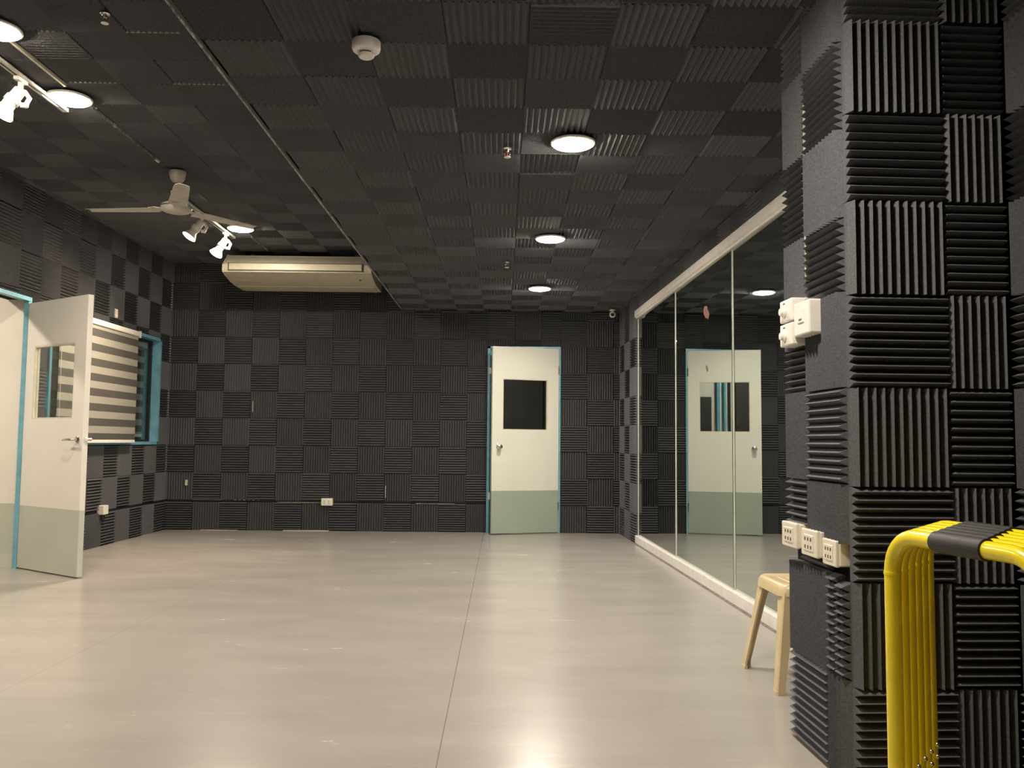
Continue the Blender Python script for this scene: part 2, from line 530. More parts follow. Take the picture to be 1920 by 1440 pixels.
foam_grid(mb, (0, Y_BACK, 0), (1, 0, 0), (0, 0, 1), (0, -1, 0), [X_LEFT + 0.005, -3.706], [0.004, 2.9], 1, wedge=0.005)
mb.box((X_LEFT + 0.015, Y_BACK - 0.040, 0.34), (-3.700, Y_BACK - 0.036, 2.9), CREAM)     # bare plaster in the corner
for (x0, x1, z, h) in tuple((-3.40 + 0.025 * q, -3.388 + 0.025 * q, 0.3285, 0.002) for q in range(13)) + tuple((-2.94 + 0.05 * q, -2.925 + 0.05 * q, 0.3285, 0.002) for q in range(6)) + ((-2.47, -1.98, 0.3065, 0.002), (-0.95, -0.52, 0.3065, 0.0015), (-3.3, -2.9, 0.0, 0.003), (-2.4, -1.9, 0.0, 0.006)):
    mb.box((x0, Y_BACK - 0.052, z), (x1, Y_BACK - 0.004, z + h), CREAM)
mb.box((-1.285, Y_BACK - 0.050, 0.37), (-1.279, Y_BACK - 0.02, 0.50), CREAM)
mb.box((-2.772, Y_BACK - 0.050, 1.30), (-2.768, Y_BACK - 0.02, 1.42), CREAM)
mb.box((-3.485, Y_BACK - 0.052, 0.485), (-3.462, Y_BACK - 0.02, 0.545), CREAM)
mb.build('wall_back', kind='structure')

# ------------------------------------------------------------------ left wall with doorway and window
LY0, LY1, LZ = 5.74, 6.66, 2.07
WY0, WY1, WZ0, WZ1 = 6.96, 9.20, 0.945, 2.06
mb = MB()
def lslab(y0, y1, z0, z1): mb.box((X_LEFT - 0.14, y0, z0), (X_LEFT, y1, z1), DARK)
lslab(Y_FRONT, LY0, 0, 3.1); lslab(LY0, LY1, LZ, 3.1); lslab(LY1, WY0, 0, 3.1)
lslab(WY0, WY1, 0, WZ0); lslab(WY0, WY1, WZ1, 3.1); lslab(WY1, Y_BACK + 0.1, 0, 3.1)
colsY = [9.49 - 0.3 * k for k in range(40)][::-1]
hol = [(LY0 - 0.03, LY1 + 0.03, -1, LZ + 0.015), (WY0 - 0.02, WY1 + 0.02, WZ0 - 0.02, WZ1 + 0.02)]
foam_grid(mb, (X_LEFT, 0, 0), (0, 1, 0), (0, 0, 1), (1, 0, 0), colsY, [0.004, 0.307], 0, hol)
foam_grid(mb, (X_LEFT, 0, 0), (0, 1, 0), (0, 0, 1), (1, 0, 0), colsY, rows2, 1, hol)
mb.build('wall_left', kind='structure')

# ------------------------------------------------------------------ right wall and pillar
mb = MB()
def rbox_(mb, a0, a1, b0, b1, z0, z1, m):
    pts = [RP(a, b, z) for z in (z0, z1) for (a, b) in ((a0, b0), (a1, b0), (a1, b1), (a0, b1))]
    mb.add(pts, [(0,3,2,1),(4,5,6,7),(0,1,5,4),(1,2,6,5),(2,3,7,6),(3,0,4,7)], m)
MIR_B = [1.26, 2.83, 4.38, 5.97]      # mirror joints along the wall (b), panel edges
rbox_(mb, 0.0, 0.15, -5.3, 7.1, 0, 2.6, DARK)
foam_grid(mb, RW0, RV, UP, -RU, [5.985, 6.26, 6.56, 6.86, 6.93], [0.004 + 0.294 * k for k in range(8)] + [2.46], 0)
foam_grid(mb, RW0, RV, UP, -RU, steps(1.26, 5.985, 0.3), [2.335, 2.46], 1)
foam_grid(mb, RW0, RV, UP, -RU, steps(0.47, 1.26, 0.3), [0.004 + 0.294 * k for k in range(8)] + [2.46], 1)
zr = [0.0, 0.284, 0.592, 0.875, 1.172, 1.455, 1.743, 2.019, 2.31, 2.46]
foam_grid(mb, RW0, RV, UP, -RU, [-0.30 * k - 0.045 for k in range(17, -1, -1)], [0.004] + zr[1:], 0)
mb.build('wall_right', kind='structure')

mb = MB()
PA0, PB1 = -0.52, 0.45
rbox_(mb, PA0, 0.0, 0.0, PB1, 0, 2.48, DARK)
front_z = [0.004, 0.284, 0.592, 0.875, 1.172, 1.455, 1.743, 2.019, 2.31, 2.46]
def front(a0, a1, flip):
    for j in range(len(front_z) - 1):
        way = 'H' if (j + flip) % 2 == 0 else 'V'
        foam_tile(mb, RW0, RU, UP, -RV, (a0 + 0.001, a1 - 0.001, front_z[j] + 0.001, front_z[j+1] - 0.001), [], way)
front(PA0 - 0.016, -0.237, 0)
front(-0.237, -0.047, 1)
def lface(b0, b1, z0, z1, way, base=0.013, wedge=0.031, tint=None):
    foam_tile(mb, RP(PA0, 0), RV, UP, -RU, (b0, b1, z0 + 0.001, z1 - 0.001), [], way, base=base, wedge=wedge, tint=tint)
for (z0, z1, w) in ((0.70, 0.881, 'V'), (0.881, 1.175, 'H'), (1.175, 1.47, 'V'), (1.47, 1.70, 'H'), (1.70, 1.98, 'V'), (1.98, 2.26, 'H'), (2.26, 2.46, 'V')):
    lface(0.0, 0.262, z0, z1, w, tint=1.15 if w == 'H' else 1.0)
for (z0, z1, w) in ((0.719, 0.882, 'H'), (0.882, 1.179, 'V'), (1.179, 1.328, 'H'), (1.328, 1.704, 'V'), (1.704, 1.988, 'H'), (1.988, 2.28, 'V'), (2.28, 2.46, 'H')):
    lface(0.268, 0.45, z0, z1, w)
lface(0.125, 0.43, 0.296, 0.60, 'V'); lface(0.125, 0.43, 0.004, 0.296, 'H')
lface(0.064, 0.120, 0.30, 0.60, 'H'); lface(0.0, 0.056, 0.30, 0.585, 'H')
lface(0.064, 0.120, 0.004, 0.30, 'V'); lface(0.0, 0.060, 0.004, 0.30, 'V')
lface(0.14, 0.33, 0.602, 0.640, 'H', 0.010)
# bare plaster seen in the joint between the two columns of tiles
for (z0, z1) in ((1.30, 1.50), (1.55, 1.60), (1.62, 2.16), (0.705, 0.72)):
    pts = [RP(PA0 - dx, b, z) for z in (z0, z1) for (dx, b) in ((0.001, 0.262), (0.034, 0.262), (0.034, 0.268), (0.001, 0.268))]
    mb.add(pts, [(0,3,2,1),(4,5,6,7),(0,1,5,4),(1,2,6,5),(2,3,7,6),(3,0,4,7)], CREAM)
mb.build('wall_pillar', kind='structure')

mb = MB()
mb.box((X_LEFT - 0.2, Y_FRONT - 0.1, 0), (2.4, Y_FRONT, 3.1), DARK)
foam_grid(mb, (0, Y_FRONT, 0), (1, 0, 0), (0, 0, 1), (0, 1, 0), steps(X_LEFT + 0.06, 1.6, 0.3), [0.004 + 0.3 * k for k in range(8)] + [2.43], 0)
mb.build('wall_front', kind='structure')

# rail above and skirting below the mirrors
mb = MB()
def rprism(mb, prof, b0, b1, m):
    ring = lambda b: [RP(a, b, z) for (a, z) in prof]
    mb.loft([ring(b0), ring(b1)], m)
rprism(mb, [(-0.002, 2.252), (-0.030, 2.252), (-0.034, 2.262), (-0.046, 2.270), (-0.046, 2.330), (-0.042, 2.334), (-0.002, 2.334)], 0.47, 5.975, RAIL)
mb.build('trim_1', kind='structure')
mb = MB()
rprism(mb, [(-0.002, 0.001), (-0.040, 0.001), (-0.040, 0.074), (-0.034, 0.082), (-0.002, 0.082)], 0.47, 5.985, SKIRT)
rprism(mb, [(-0.040, 0.001), (-0.056, 0.001), (-0.054, 0.003), (-0.040, 0.008)], 0.47, 5.985, COVE)  # narrow dark grey-brown strip where the skirting meets the floor
mb.build('baseboard_right', kind='structure')

# mirrors
labels = ['tall frameless wall mirror panel nearest the pillar, behind the plastic stool',
          'tall mirror panel that shows the right half of the door reflection',
          'tall mirror panel with a reddish smudge, between two other mirror panels',
          'tall mirror panel at the far end beside the dark corner']
labels = ['wall mirror panel mostly hidden behind the pillar, nearest the camera',
          'wide wall mirror panel just left of the pillar, above the plastic stool',
          'middle wall mirror panel with a reddish smudge high on it',
          'narrow looking wall mirror panel furthest away, beside the dark foam corner']
edges = [0.48] + MIR_B
for k in range(4):
    b0, b1 = edges[k], edges[k + 1]
    if k == 0: b0 = 0.50
    t = thing('wall_mirror', labels[k], 'mirror', RP(-0.008, (b0 + b1) / 2, 0.09), TH - 0.006, 'mirror panels on the right wall')
    hl = (b1 - b0) / 2 - 0.003
    m = MB(); m.box((-0.006, -hl, -0.007), (0.0, hl, 2.160), MIRROR)
    g = m.build('mirror_glass', t)
    e = MB()
    e.box((-0.010, hl - 0.0030, -0.006), (0.0, hl + 0.0026, 2.159), GLEDGE)
    e.build('polished_edge', t)
    if k == 2:
        for (bb, zz, sy, sz) in ((-0.175, 1.84, 0.07, 0.052), (-0.18, 1.44, 0.026, 0.024)):
            s = MB(); rg = random.Random(5)
            pts = []
            for q in range(14):
                an = 2 * math.pi * q / 14; rr = rg.uniform(0.75, 1.1)
                pts.append((bb + sy * math.cos(an) * rr + 0.4 * sy * math.sin(an), zz + sz * math.sin(an) * rr))
            s.loft([[(-0.0064, p[0], p[1]) for p in pts], [(-0.0072, p[0], p[1]) for p in pts]], RESIDUE)
            s.build('smudge', t)['label'] = 'reddish tape residue on the mirror'

# ------------------------------------------------------------------ corridor (left) and the room behind the back door
mb = MB()
mb.box((-7.2, 6.652, 0), (-3.724, 6.80, 2.069), WHITE_WALL)
mb.box((-7.2, 6.652, 2.068), (X_LEFT - 0.14, 6.80, 2.9), WHITE_WALL)
mb.box((-7.3, 3.2, 0), (-7.2, 6.80, 2.9), WHITE_WALL)
mb.box((-7.2, 3.2, 0), (X_LEFT - 0.14, 3.3, 2.9), WHITE_WALL)
mb.box((-7.3, 3.2, 2.9), (X_LEFT - 0.14, 6.8, 3.0), WHITE_WALL)
mb.build('wall_corridor', kind='structure')
mb = MB()
mb.box((-7.2, 6.640, 0.0), (-3.724, 6.652, 0.10), DOOR_L)
mb.build('baseboard_corridor', kind='structure')
mb = MB()
for (x0, x1, z0, z1) in ((-4.03, -3.985, 0, 2.075), (-4.93, -4.885, 0, 2.075), (-4.93, -3.985, 2.03, 2.075)):
    mb.box((x0, 6.618, z0), (x1, 6.651, z1), BLUE)
mb.box((-4.885, 6.636, 0.01), (-4.03, 6.651, 2.03), DOOR_L)
mb.build('door_3', kind='structure')

mb = MB()
mb.box((-3.0, 12.4, 0), (3.0, 12.5, 2.9), WHITE_WALL)
mb.box((-3.1, Y_BACK + 0.15, 0), (-3.0, 12.5, 2.9), WHITE_WALL)
mb.box((3.0, Y_BACK + 0.15, 0), (3.1, 12.5, 2.9), WHITE_WALL)
mb.box((-3.1, Y_BACK + 0.15, 2.9), (3.1, 12.5, 3.0), WHITE_WALL)
mb.build('wall_rear_room', kind='structure')
mb = MB()
for x0, x1, m_ in ((-0.658, -0.614, BLUE), (-0.747, -0.718, BLUE), (-0.8175, -0.80, CABD)):
    mb.box((x0, 12.34, 0), (x1, 12.399, 2.3), m_)
mb.build('trim_2', kind='structure')
t = thing('storage_cabinet', 'dark tall cabinet seen through the window of the far white door', 'cabinet', (0.55, 12.1, 0))
m = MB(); m.rbox((-0.68, -0.25, 0.05), (0.72, 0.25, 2.15), CABD, 0.006); m.build('body', t)
m = MB(); m.box((-0.66, -0.23, 0), (0.70, 0.23, 0.06), BLACKP); m.build('plinth', t)
for sx in (-0.33, 0.37):
    m = MB(); m.rbox((sx - 0.34, -0.27, 0.07), (sx + 0.34, -0.252, 2.13), CABD, 0.004)
    d = m.build('cabinet_door', t)
    m = MB(); m.tube([(sx + 0.28 * (1 if sx < 0 else -1), -0.29, 1.0), (sx + 0.28 * (1 if sx < 0 else -1), -0.29, 1.15)], 0.006, STEEL)
    m.build('handle', d)

t = thing('dark_panel', 'added dark tall panel in the mirror reflection of the far door window', 'board', (-1.05, 12.38, 0))  # plain panel put in so this part of the window view reads dark
m = MB(); m.rbox((-0.12, -0.03, 0.3), (0.17, 0.015, 2.3), CABD, 0.004); m.build('panel', t)
t = thing('low_locker', 'dark box low behind the window of the reflected far door', 'locker', (-0.325, 12.25, 0))
m = MB(); m.rbox((-0.148, -0.10, 0.0), (0.175, 0.14, 1.67), CABD, 0.005); m.build('body', t)
m = MB(); m.rbox((-0.140, -0.115, 0.02), (0.165, -0.102, 1.65), CABD, 0.003); m.build('locker_door', t)

# ------------------------------------------------------------------ doors
def leaf_mesh(w, h, y0, y1, win, m, z0=0.012):
    a, b, c, d = win
    k = MB()
    k.box((0, y0, z0), (a, y1, h), m); k.box((b, y0, z0), (w, y1, h), m)
    k.box((a, y0, z0), (b, y1, c), m); k.box((a, y0, d), (b, y1, h), m)
    return k
def lever(x, side, y, z, toward):
    """lever handle on the face at y, side = -1 or +1 outward along y"""
    k = MB()
    k.lathe([(0.026, 0), (0.026, 0.006), (0.022, 0.010), (0.010, 0.012), (0.010, 0.062), (0.0, 0.064)], STEEL, (x, y, z), (0, side, 0), 20)
    k.tube([(x, y + side * 0.056, z), (x + toward * 0.03, y + side * 0.060, z), (x + toward * 0.075, y + side * 0.058, z - 0.002), (x + toward * 0.115, y + side * 0.050, z - 0.006)], 0.008, STEEL, 10, radii=[0.010, 0.009, 0.008, 0.006])
    return k

# left door, standing open into the room
root = setting('door_1', (-3.705, 6.628, 0))
k = MB()
ox, oy = 3.705, -6.628
def frbox(k, a, b): k.box((a[0] + ox, a[1] + oy, a[2]), (b[0] + ox, b[1] + oy, b[2]), BLUE)
frbox(k, (-3.735, LY0 - 0.02, 0.0), (-3.685, LY0 + 0.02, LZ + 0.012))
frbox(k, (-3.722, 6.612, 0.0), (-3.688, 6.658, LZ + 0.012))
frbox(k, (-3.735, LY0 - 0.02, LZ - 0.016), (-3.682, 6.645, LZ + 0.014))
k.build('door_frame', root)
W1, H1 = 0.845, 2.035
leaf = leaf_mesh(W1, H1, 0.0, 0.040, (0.135, 0.70, 1.135, 1.695), DOOR_L).build('door_leaf', root, rot=(0, 0, math.atan2(-0.470, 0.695)))
k = MB()
for (a, b, c, d) in ((0.135, 0.147, 1.135, 1.695), (0.688, 0.70, 1.135, 1.695), (0.147, 0.688, 1.135, 1.147), (0.147, 0.688, 1.683, 1.695)):
    k.box((a, 0.002, c), (b, 0.038, d), BEAD)
k.build('glazing_bead', leaf)
k = MB(); k.box((0.147, 0.017, 1.147), (0.688, 0.022, 1.683), GLASS); k.build('glass_pane', leaf)
lever(W1 - 0.06, -1, 0.0, 0.985, -1).build('door_handle', leaf)
lever(W1 - 0.06, 1, 0.040, 0.985, -1).build('door_handle', leaf)
k = MB(); k.rbox((W1 - 0.0005, 0.010, 0.955), (W1 + 0.002, 0.030, 1.015), PLASTW, 0.001, 1); k.rbox((W1, 0.012, 0.972), (W1 + 0.024, 0.028, 0.998), PLASTW, 0.003, 1)
k.build('latch', leaf)
for z in (0.25, 1.05, 1.80):
    k = MB(); k.lathe([(0.007, 0), (0.007, 0.09), (0, 0.092)], STEEL, (-0.006, -0.004, z), (0, 0, 1), 10); k.build('hinge', root)

# far door, ajar
root = setting('door_2', (0.622, 9.478, 0))
k = MB()
def f2(a, b, m=BLUE): k.box((a[0] - 0.622, a[1] - 9.478, a[2]), (b[0] - 0.622, b[1] - 9.478, b[2]), m)
f2((DX0, 9.475, 0), (DX0 + 0.030, 9.66, DZ)); f2((DX1 - 0.018, 9.478, 0), (DX1, 9.66, DZ)); f2((DX0, 9.475, DZ - 0.024), (DX1, 9.66, DZ))
f2((DX0 + 0.03, 9.54, 0), (DX0 + 0.048, 9.60, DZ - 0.024))
k.build('door_frame', root)
for (z0, z1) in ((1.75, 1.82), (0.36, 0.44)):
    k = MB(); f2((DX0 + 0.018, 9.470, z0), (DX0 + 0.042, 9.476, z1), PLASTW); k.build('strike_plate', root)
W2, H2 = 0.772, 2.035
ang = math.atan2(-0.240, -0.735)
leaf = leaf_mesh(W2, H2, -0.040, 0.0, (0.125, 0.655, 1.125, 1.687), DOOR_B).build('door_leaf', root, rot=(0, 0, ang))
k = MB()
for (a, b, c, d) in ((0.125, 0.135, 1.125, 1.687), (0.645, 0.655, 1.125, 1.687), (0.135, 0.645, 1.125, 1.135), (0.135, 0.645, 1.677, 1.687)):
    k.box((a, -0.039, c), (b, -0.002, d), BEAD)
k.build('glazing_bead', leaf)
k = MB(); k.box((0.135, -0.024, 1.135), (0.645, -0.018, 1.677), GLASS); k.build('glass_pane', leaf)
for side, y in ((1, 0.0), (-1, -0.04)):
    k = MB()
    k.lathe([(0.030, 0), (0.030, 0.004), (0.014, 0.012), (0.012, 0.030), (0.022, 0.040), (0.027, 0.055), (0.024, 0.068), (0.010, 0.074), (0, 0.075)], STEEL, (W2 - 0.075, y, 0.945), (0, side, 0), 24)
    k.build('door_knob', leaf)
for z in (0.25, 1.75):
    k = MB(); k.lathe([(0.007, 0), (0.007, 0.09), (0, 0.092)], STEEL, (-0.002, -0.012, z), (0, 0, 1), 10); k.build('hinge', root)

# ------------------------------------------------------------------ window in the left wall
root = setting('window_1', (X_LEFT, (WY0 + WY1) / 2, WZ0))
k = MB()
def wf(x0, x1, y0, y1, z0, z1, m=BLUE): k.box((x0 - X_LEFT, y0 - (WY0 + WY1) / 2, z0 - WZ0), (x1 - X_LEFT, y1 - (WY0 + WY1) / 2, z1 - WZ0), m)
xo, xi = -3.685, -3.86
wf(xi, xo, WY1 - 0.030, WY1 + 0.008, WZ0 - 0.01, WZ1 + 0.01); wf(xi, xo, WY0 - 0.008, WY0 + 0.030, WZ0 - 0.01, WZ1 + 0.01)
wf(xi, xo, WY0, WY1, WZ1 - 0.022, WZ1 + 0.010); wf(xi, xo, WY0, WY1, WZ0 - 0.012, WZ0 + 0.018)
k.build('window_frame', root)
k = MB()
for y in (WY0 + 0.03, (WY0 + WY1) / 2 - 0.02, WY1 - 0.055):
    wf(-3.805, -3.770, y, y + 0.025, WZ0 + 0.018, WZ1 - 0.022, BLACKP)
wf(-3.805, -3.770, WY0 + 0.03, WY1 - 0.03, WZ0 + 0.018, WZ0 + 0.04, BLACKP); wf(-3.805, -3.770, WY0 + 0.03, WY1 - 0.03, WZ1 - 0.045, WZ1 - 0.022, BLACKP)
k.build('sash', root)
k = MB(); wf(-3.790, -3.784, WY0 + 0.03, WY1 - 0.03, WZ0 + 0.03, WZ1 - 0.03, GLASSW); k.build('glass_pane', root)

# zebra roller blind hanging in front of it
t = thing('roller_blind', 'grey zebra striped roller blind hanging over the left window', 'blind', (-3.645, 7.74, 2.035))
def blind_parts(t, hb, drop):
    k = MB(); k.rbox((-0.028, -hb, -0.030), (0.028, hb, 0.022), PLASTW, 0.010); k.build('headrail', t)
    k = MB(); k.box((0.010, -hb + 0.012, -drop + 0.03), (0.0125, hb - 0.012, -0.02), BLIND); k.build('striped_fabric', t)
    k = MB(); k.rbox((-0.014, -hb + 0.01, -drop), (0.016, hb - 0.01, -drop + 0.032), PLASTW, 0.006); k.build('bottom_bar', t)
    for s in (-1, 1):
        k = MB(); y0, y1 = sorted((s * hb, s * (hb + 0.012)))
        k.rbox((-0.034, y0, -0.040), (0.032, y1, 0.030), PLASTW, 0.004); k.build('end_bracket', t)
    k = MB(); k.tube([(0.02, -hb + 0.03, -0.02), (0.024, -hb + 0.03, -0.9)], 0.002, PLASTW, 6); k.build('bead_chain', t)
blind_parts(t, 0.76, 1.085)
t = thing('roller_blind', 'darker striped blind behind the glass of the left window', 'blind', (-3.846, 8.075, 1.995))
blind_parts(t, 1.06, 0.985)

# ------------------------------------------------------------------ lamps
def add_light(kind, name, parent, loc, power, col, size=0.2, spot=None, direction=None, blend=0.5):
    l = bpy.data.lights.new(name, kind)
    l.energy = power; l.color = col
    if kind == 'AREA':
        l.shape = 'DISK'; l.size = size
    if kind == 'SPOT':
        l.spot_size = spot; l.spot_blend = blend; l.shadow_soft_size = size
    o = bpy.data.objects.new(name, l); C.objects.link(o)
    o.parent = parent; o.location = loc
    if direction: o.rotation_mode = 'QUATERNION'; o.rotation_quaternion = Vector(direction).to_track_quat('-Z', 'Y')
    return o
def ceiling_light(name, label, loc, r, dm, group):
    t = thing(name, label, 'ceiling light', loc, 0, group)
    k = MB(); k.lathe([(r * 0.97, 0.0), (r + 0.006, 0.0), (r + 0.006, -0.008), (r * 0.97, -0.012), (r * 0.97, 0.0)], PLASTW, n=48); k.build('bezel', t)
    k = MB(); k.lathe([(r * 0.97, -0.002), (r * 0.97, -0.010), (r * 0.93, -0.015), (r * 0.80, -0.019), (0, -0.021)], dm, n=48); k.build('diffuser', t)
    return t
gR = 'round lamps in the low ceiling'
ceiling_light('ceiling_light', 'round white lamp in the low ceiling, out of view over the camera', (0.33, 2.08, 2.442), 0.101, LAMP_R, gR)
ceiling_light('ceiling_light', 'largest looking round lamp of the three in the right ceiling row', (0.325, 4.023, 2.442), 0.101, LAMP_R, gR)
ceiling_light('ceiling_light', 'middle round lamp of the three in the right ceiling row', (0.325, 5.963, 2.442), 0.101, LAMP_R, gR)
ceiling_light('ceiling_light', 'furthest round lamp of the right ceiling row, near the far door', (0.335, 7.933, 2.442), 0.101, LAMP_R, gR)
gL = 'round lamps in the high ceiling'
ceiling_light('ceiling_light', 'round lamp at the left edge of the picture, high ceiling', (-2.44, 3.97, 2.942), 0.115, LAMP_L, gL)
ceiling_light('ceiling_light', 'bright round lamp beside the end of the light track, high ceiling', (-2.50, 4.80, 2.942), 0.115, LAMP_L, gL)
ceiling_light('ceiling_light', 'round lamp behind the tip of the ceiling fan blade', (-2.435, 7.79, 2.942), 0.115, LAMP_L, gL)
ceiling_light('ceiling_light', 'added unseen round lamp in the high ceiling, left side, brightening the dip bars', (-2.44, 0.97, 2.942), 0.115, LAMP_L, gL)  # added lamp out of view, lights the yellow bars from the left
ceiling_light('added_corridor_light', 'added unseen round lamp lighting the corridor beyond the open door', (-4.9, 5.4, 2.895), 0.12, LAMP_C, None)  # unseen lamp added to light the corridor
ceiling_light('added_rear_room_light', 'added unseen round lamp lighting the room behind the far door', (-1.2, 11.0, 2.895), 0.12, LAMP_D, None)  # put in out of sight so the rear room looks lit

# tracks and spotlights
ZT = 2.92
def track(y0, y1, label):
    t = thing('light_track', label, 'light track', (-2.605, (y0 + y1) / 2, ZT), 0, 'ceiling light tracks')
    h = (y1 - y0) / 2
    k = MB()
    for (a, b, c, d) in ((-0.018, -0.013, 0.0, 0.022), (0.013, 0.018, 0.0, 0.022), (-0.018, 0.018, 0.018, 0.022), (-0.013, -0.006, 0.0, 0.004), (0.006, 0.013, 0.0, 0.004)):
        k.box((a, -h, c), (b, h, d), TRACKM)
    k.box((-0.006, -h + 0.003, 0.010), (0.006, h - 0.003, 0.018), BLACKP)
    k.build('channel', t)
    k = MB(); k.rbox((-0.019, h - 0.004, -0.001), (0.019, h + 0.012, 0.023), PLASTW, 0.003); k.build('end_cap', t)
    k = MB(); k.rbox((-0.019, -h - 0.012, -0.001), (0.019, -h + 0.004, 0.023), PLASTW, 0.003); k.build('end_cap', t)
track(3.3, 4.95, 'white light track at the top left edge of the picture')
track(6.62, 8.11, 'white light track with two spotlights, behind the ceiling fan')
def spotlight(label, y, d, power):
    t = thing('track_spotlight', label, 'spotlight', (-2.605, y, ZT), 0, 'white track spotlights')
    d = Vector(d).normalized()
    k = MB(); k.rbox((-0.016, -0.045, -0.022), (0.016, 0.045, -0.001), PLASTW, 0.004); k.lathe([(0.014, 0), (0.014, -0.050), (0, -0.052)], PLASTW, (0, 0, -0.018), n=16)
    k.build('adapter', t)
    side = d.cross(Vector((0, 0, 1))).normalized()
    back = Vector((d.y, -d.x, 0)).normalized()
    top = Vector((0, 0, -0.065))
    piv = top + d * 0.05 + Vector((0, 0, -0.02))
    off = Vector((0.045, 0.012, 0))
    k = MB(); k.tube([top, top + off * 0.5 + Vector((0, 0, -0.008)), top + off + Vector((0, 0, -0.04)), piv + off * 1.05 + Vector((0, 0, -0.03))], 0.01, PLASTW, 10, radii=[0.012, 0.013, 0.013, 0.012])
    k.lathe([(0.014, -0.004), (0.014, 0.03), (0.010, 0.034), (0, 0.035)], PLASTW, piv + off * 0.7 + Vector((0, 0, -0.02)), off, 16)
    k.build('yoke', t)
    k = MB()
    k.lathe([(0, -0.012), (0.022, -0.012), (0.030, -0.004), (0.032, 0.045), (0.038, 0.050), (0.040, 0.082), (0.034, 0.086), (0.034, 0.112), (0.046, 0.132), (0.060, 0.158), (0.0625, 0.166), (0.059, 0.166), (0.044, 0.142), (0, 0.140)], PLASTW, top + d * 0.005, d, 32)
    k.build('lamp_body', t)
    k = MB(); k.lathe([(0.058, 0.155), (0.057, 0.168), (0.035, 0.176), (0, 0.178)], BULB, top + d * 0.005, d, 32); k.build('bulb', t)
    add_light('SPOT', 'spot_light', t, top + d * 0.20, power, (1.0, 0.80, 0.58), 0.05, math.radians(120), d, 0.8)
spotlight('white spotlight on the track at the left edge of the picture', 4.49, (-0.38, -0.28, -0.85), P_SPOT)
spotlight('lit spotlight hanging directly below the ceiling fan hub', 7.25, (-0.48, -0.30, -0.82), P_SPOT)
spotlight('lit spotlight at the far end of the track, above the air conditioner corner', 7.89, (-0.40, -0.30, -0.86), P_SPOT)

# ------------------------------------------------------------------ ceiling fan
t = thing('ceiling_fan', 'grey-white three-bladed ceiling fan under the high ceiling', 'ceiling fan', (-2.387, 6.13, 2.94))
k = MB(); k.lathe([(0, 0.0), (0.058, 0.0), (0.060, -0.012), (0.050, -0.055), (0.030, -0.080), (0.020, -0.083), (0, -0.083)], FANM, n=32); k.build('canopy', t)
k = MB(); k.lathe([(0.011, -0.08), (0.011, -0.20), (0, -0.20)], STEEL, n=16); k.build('downrod', t)
k = MB(); k.lathe([(0, -0.170), (0.022, -0.170), (0.036, -0.180), (0.048, -0.225), (0.060, -0.232), (0, -0.235)], FANM, n=32); k.build('lower_canopy', t)
k = MB(); k.lathe([(0, -0.232), (0.070, -0.234), (0.098, -0.246), (0.108, -0.262), (0.106, -0.280), (0.094, -0.296), (0.060, -0.306), (0.03, -0.312), (0, -0.314)], FANM, n=48)
k.build('motor_housing', t)
k = MB(); k.lathe([(0.1085, -0.262), (0.111, -0.265), (0.1085, -0.269)], STEEL, n=48); k.build('chrome_band', t)
for deg in (176, 50, -66):
    a = math.radians(deg); d = Vector((math.cos(a), math.sin(a), 0)); s = Vector((-math.sin(a), math.cos(a), 0)); z = Vector((0, 0, 1))
    rings = []
    for i in range(9):
        q = i / 8; r = 0.15 + q * 0.51
        hw = 0.066 - 0.018 * q; 
        if i == 8: hw *= 0.93
        ring = []
        for (w, hgt) in ((-1, -0.012), (-0.5, 0.002), (0, 0.006), (0.5, 0.008), (1, 0.006)):
            ring.append(d * r + s * (w * hw) + z * (-0.278 + hgt - 0.012 * w))
        for (w, hgt) in ((1, 0.002), (0.5, 0.004), (0, 0.002), (-0.5, -0.002), (-1, -0.016)):
            ring.append(d * r + s * (w * hw) + z * (-0.278 + hgt - 0.012 * w))
        rings.append(ring)
    k = MB(); k.loft(rings, FANM, smooth=True)
    bl = k.build('blade', t)
    k = MB(); k.loft([[d * r + s * w + z * h for (w, h) in ((-hw, -0.276), (hw, -0.270), (hw, -0.276), (-hw, -0.282))] for (r, hw) in ((0.09, 0.020), (0.15, 0.050), (0.20, 0.030))], FANM)
    k.build('blade_iron', bl)

# ------------------------------------------------------------------ air conditioner
t = thing('air_conditioner', 'long ivory ceiling-suspended air conditioner against the far wall', 'air conditioner', (-2.11, 9.345, 2.64))
OY, OZ = 9.455, 2.64
prof = [(9.45, 2.895), (8.86, 2.895), (8.845, 2.875), (8.745, 2.795), (8.725, 2.778), (8.722, 2.715), (8.735, 2.700), (8.84, 2.672), (8.98, 2.648), (9.12, 2.636), (9.30, 2.632), (9.44, 2.632), (9.455, 2.645)]
hw = 0.735
k = MB(); k.loft([[(x, p[0] - OY, p[1] - OZ) for p in prof] for x in (-hw, hw)], ACM); k.build('casing', t)
for sx in (-1, 1):
    k = MB()
    pr = [(p[0] + (p[0] < 8.8) * -0.006, p[1] + (0.006 if p[1] > 2.8 else -0.005)) for p in prof]
    xs = sorted((sx * hw, sx * (hw + 0.022)))
    k.loft([[(x, p[0] - OY, p[1] - OZ) for p in pr] for x in xs], ACM); k.build('side_panel', t)
k = MB(); k.box((-hw + 0.035, 8.716 - OY, 2.706 - OZ), (hw - 0.06, 8.724 - OY, 2.790 - OZ), ACD); k.build('louvre_recess', t)
k = MB(); k.rbox((-hw + 0.048, 8.706 - OY, 2.717 - OZ), (hw - 0.072, 8.718 - OY, 2.782 - OZ), ACM, 0.003); k.build('louvre', t)
k = MB(); k.rbox((-hw + 0.004, 8.712 - OY, 2.694 - OZ), (hw - 0.004, 8.728 - OY, 2.704 - OZ), ACM, 0.003); k.build('front_lip', t)
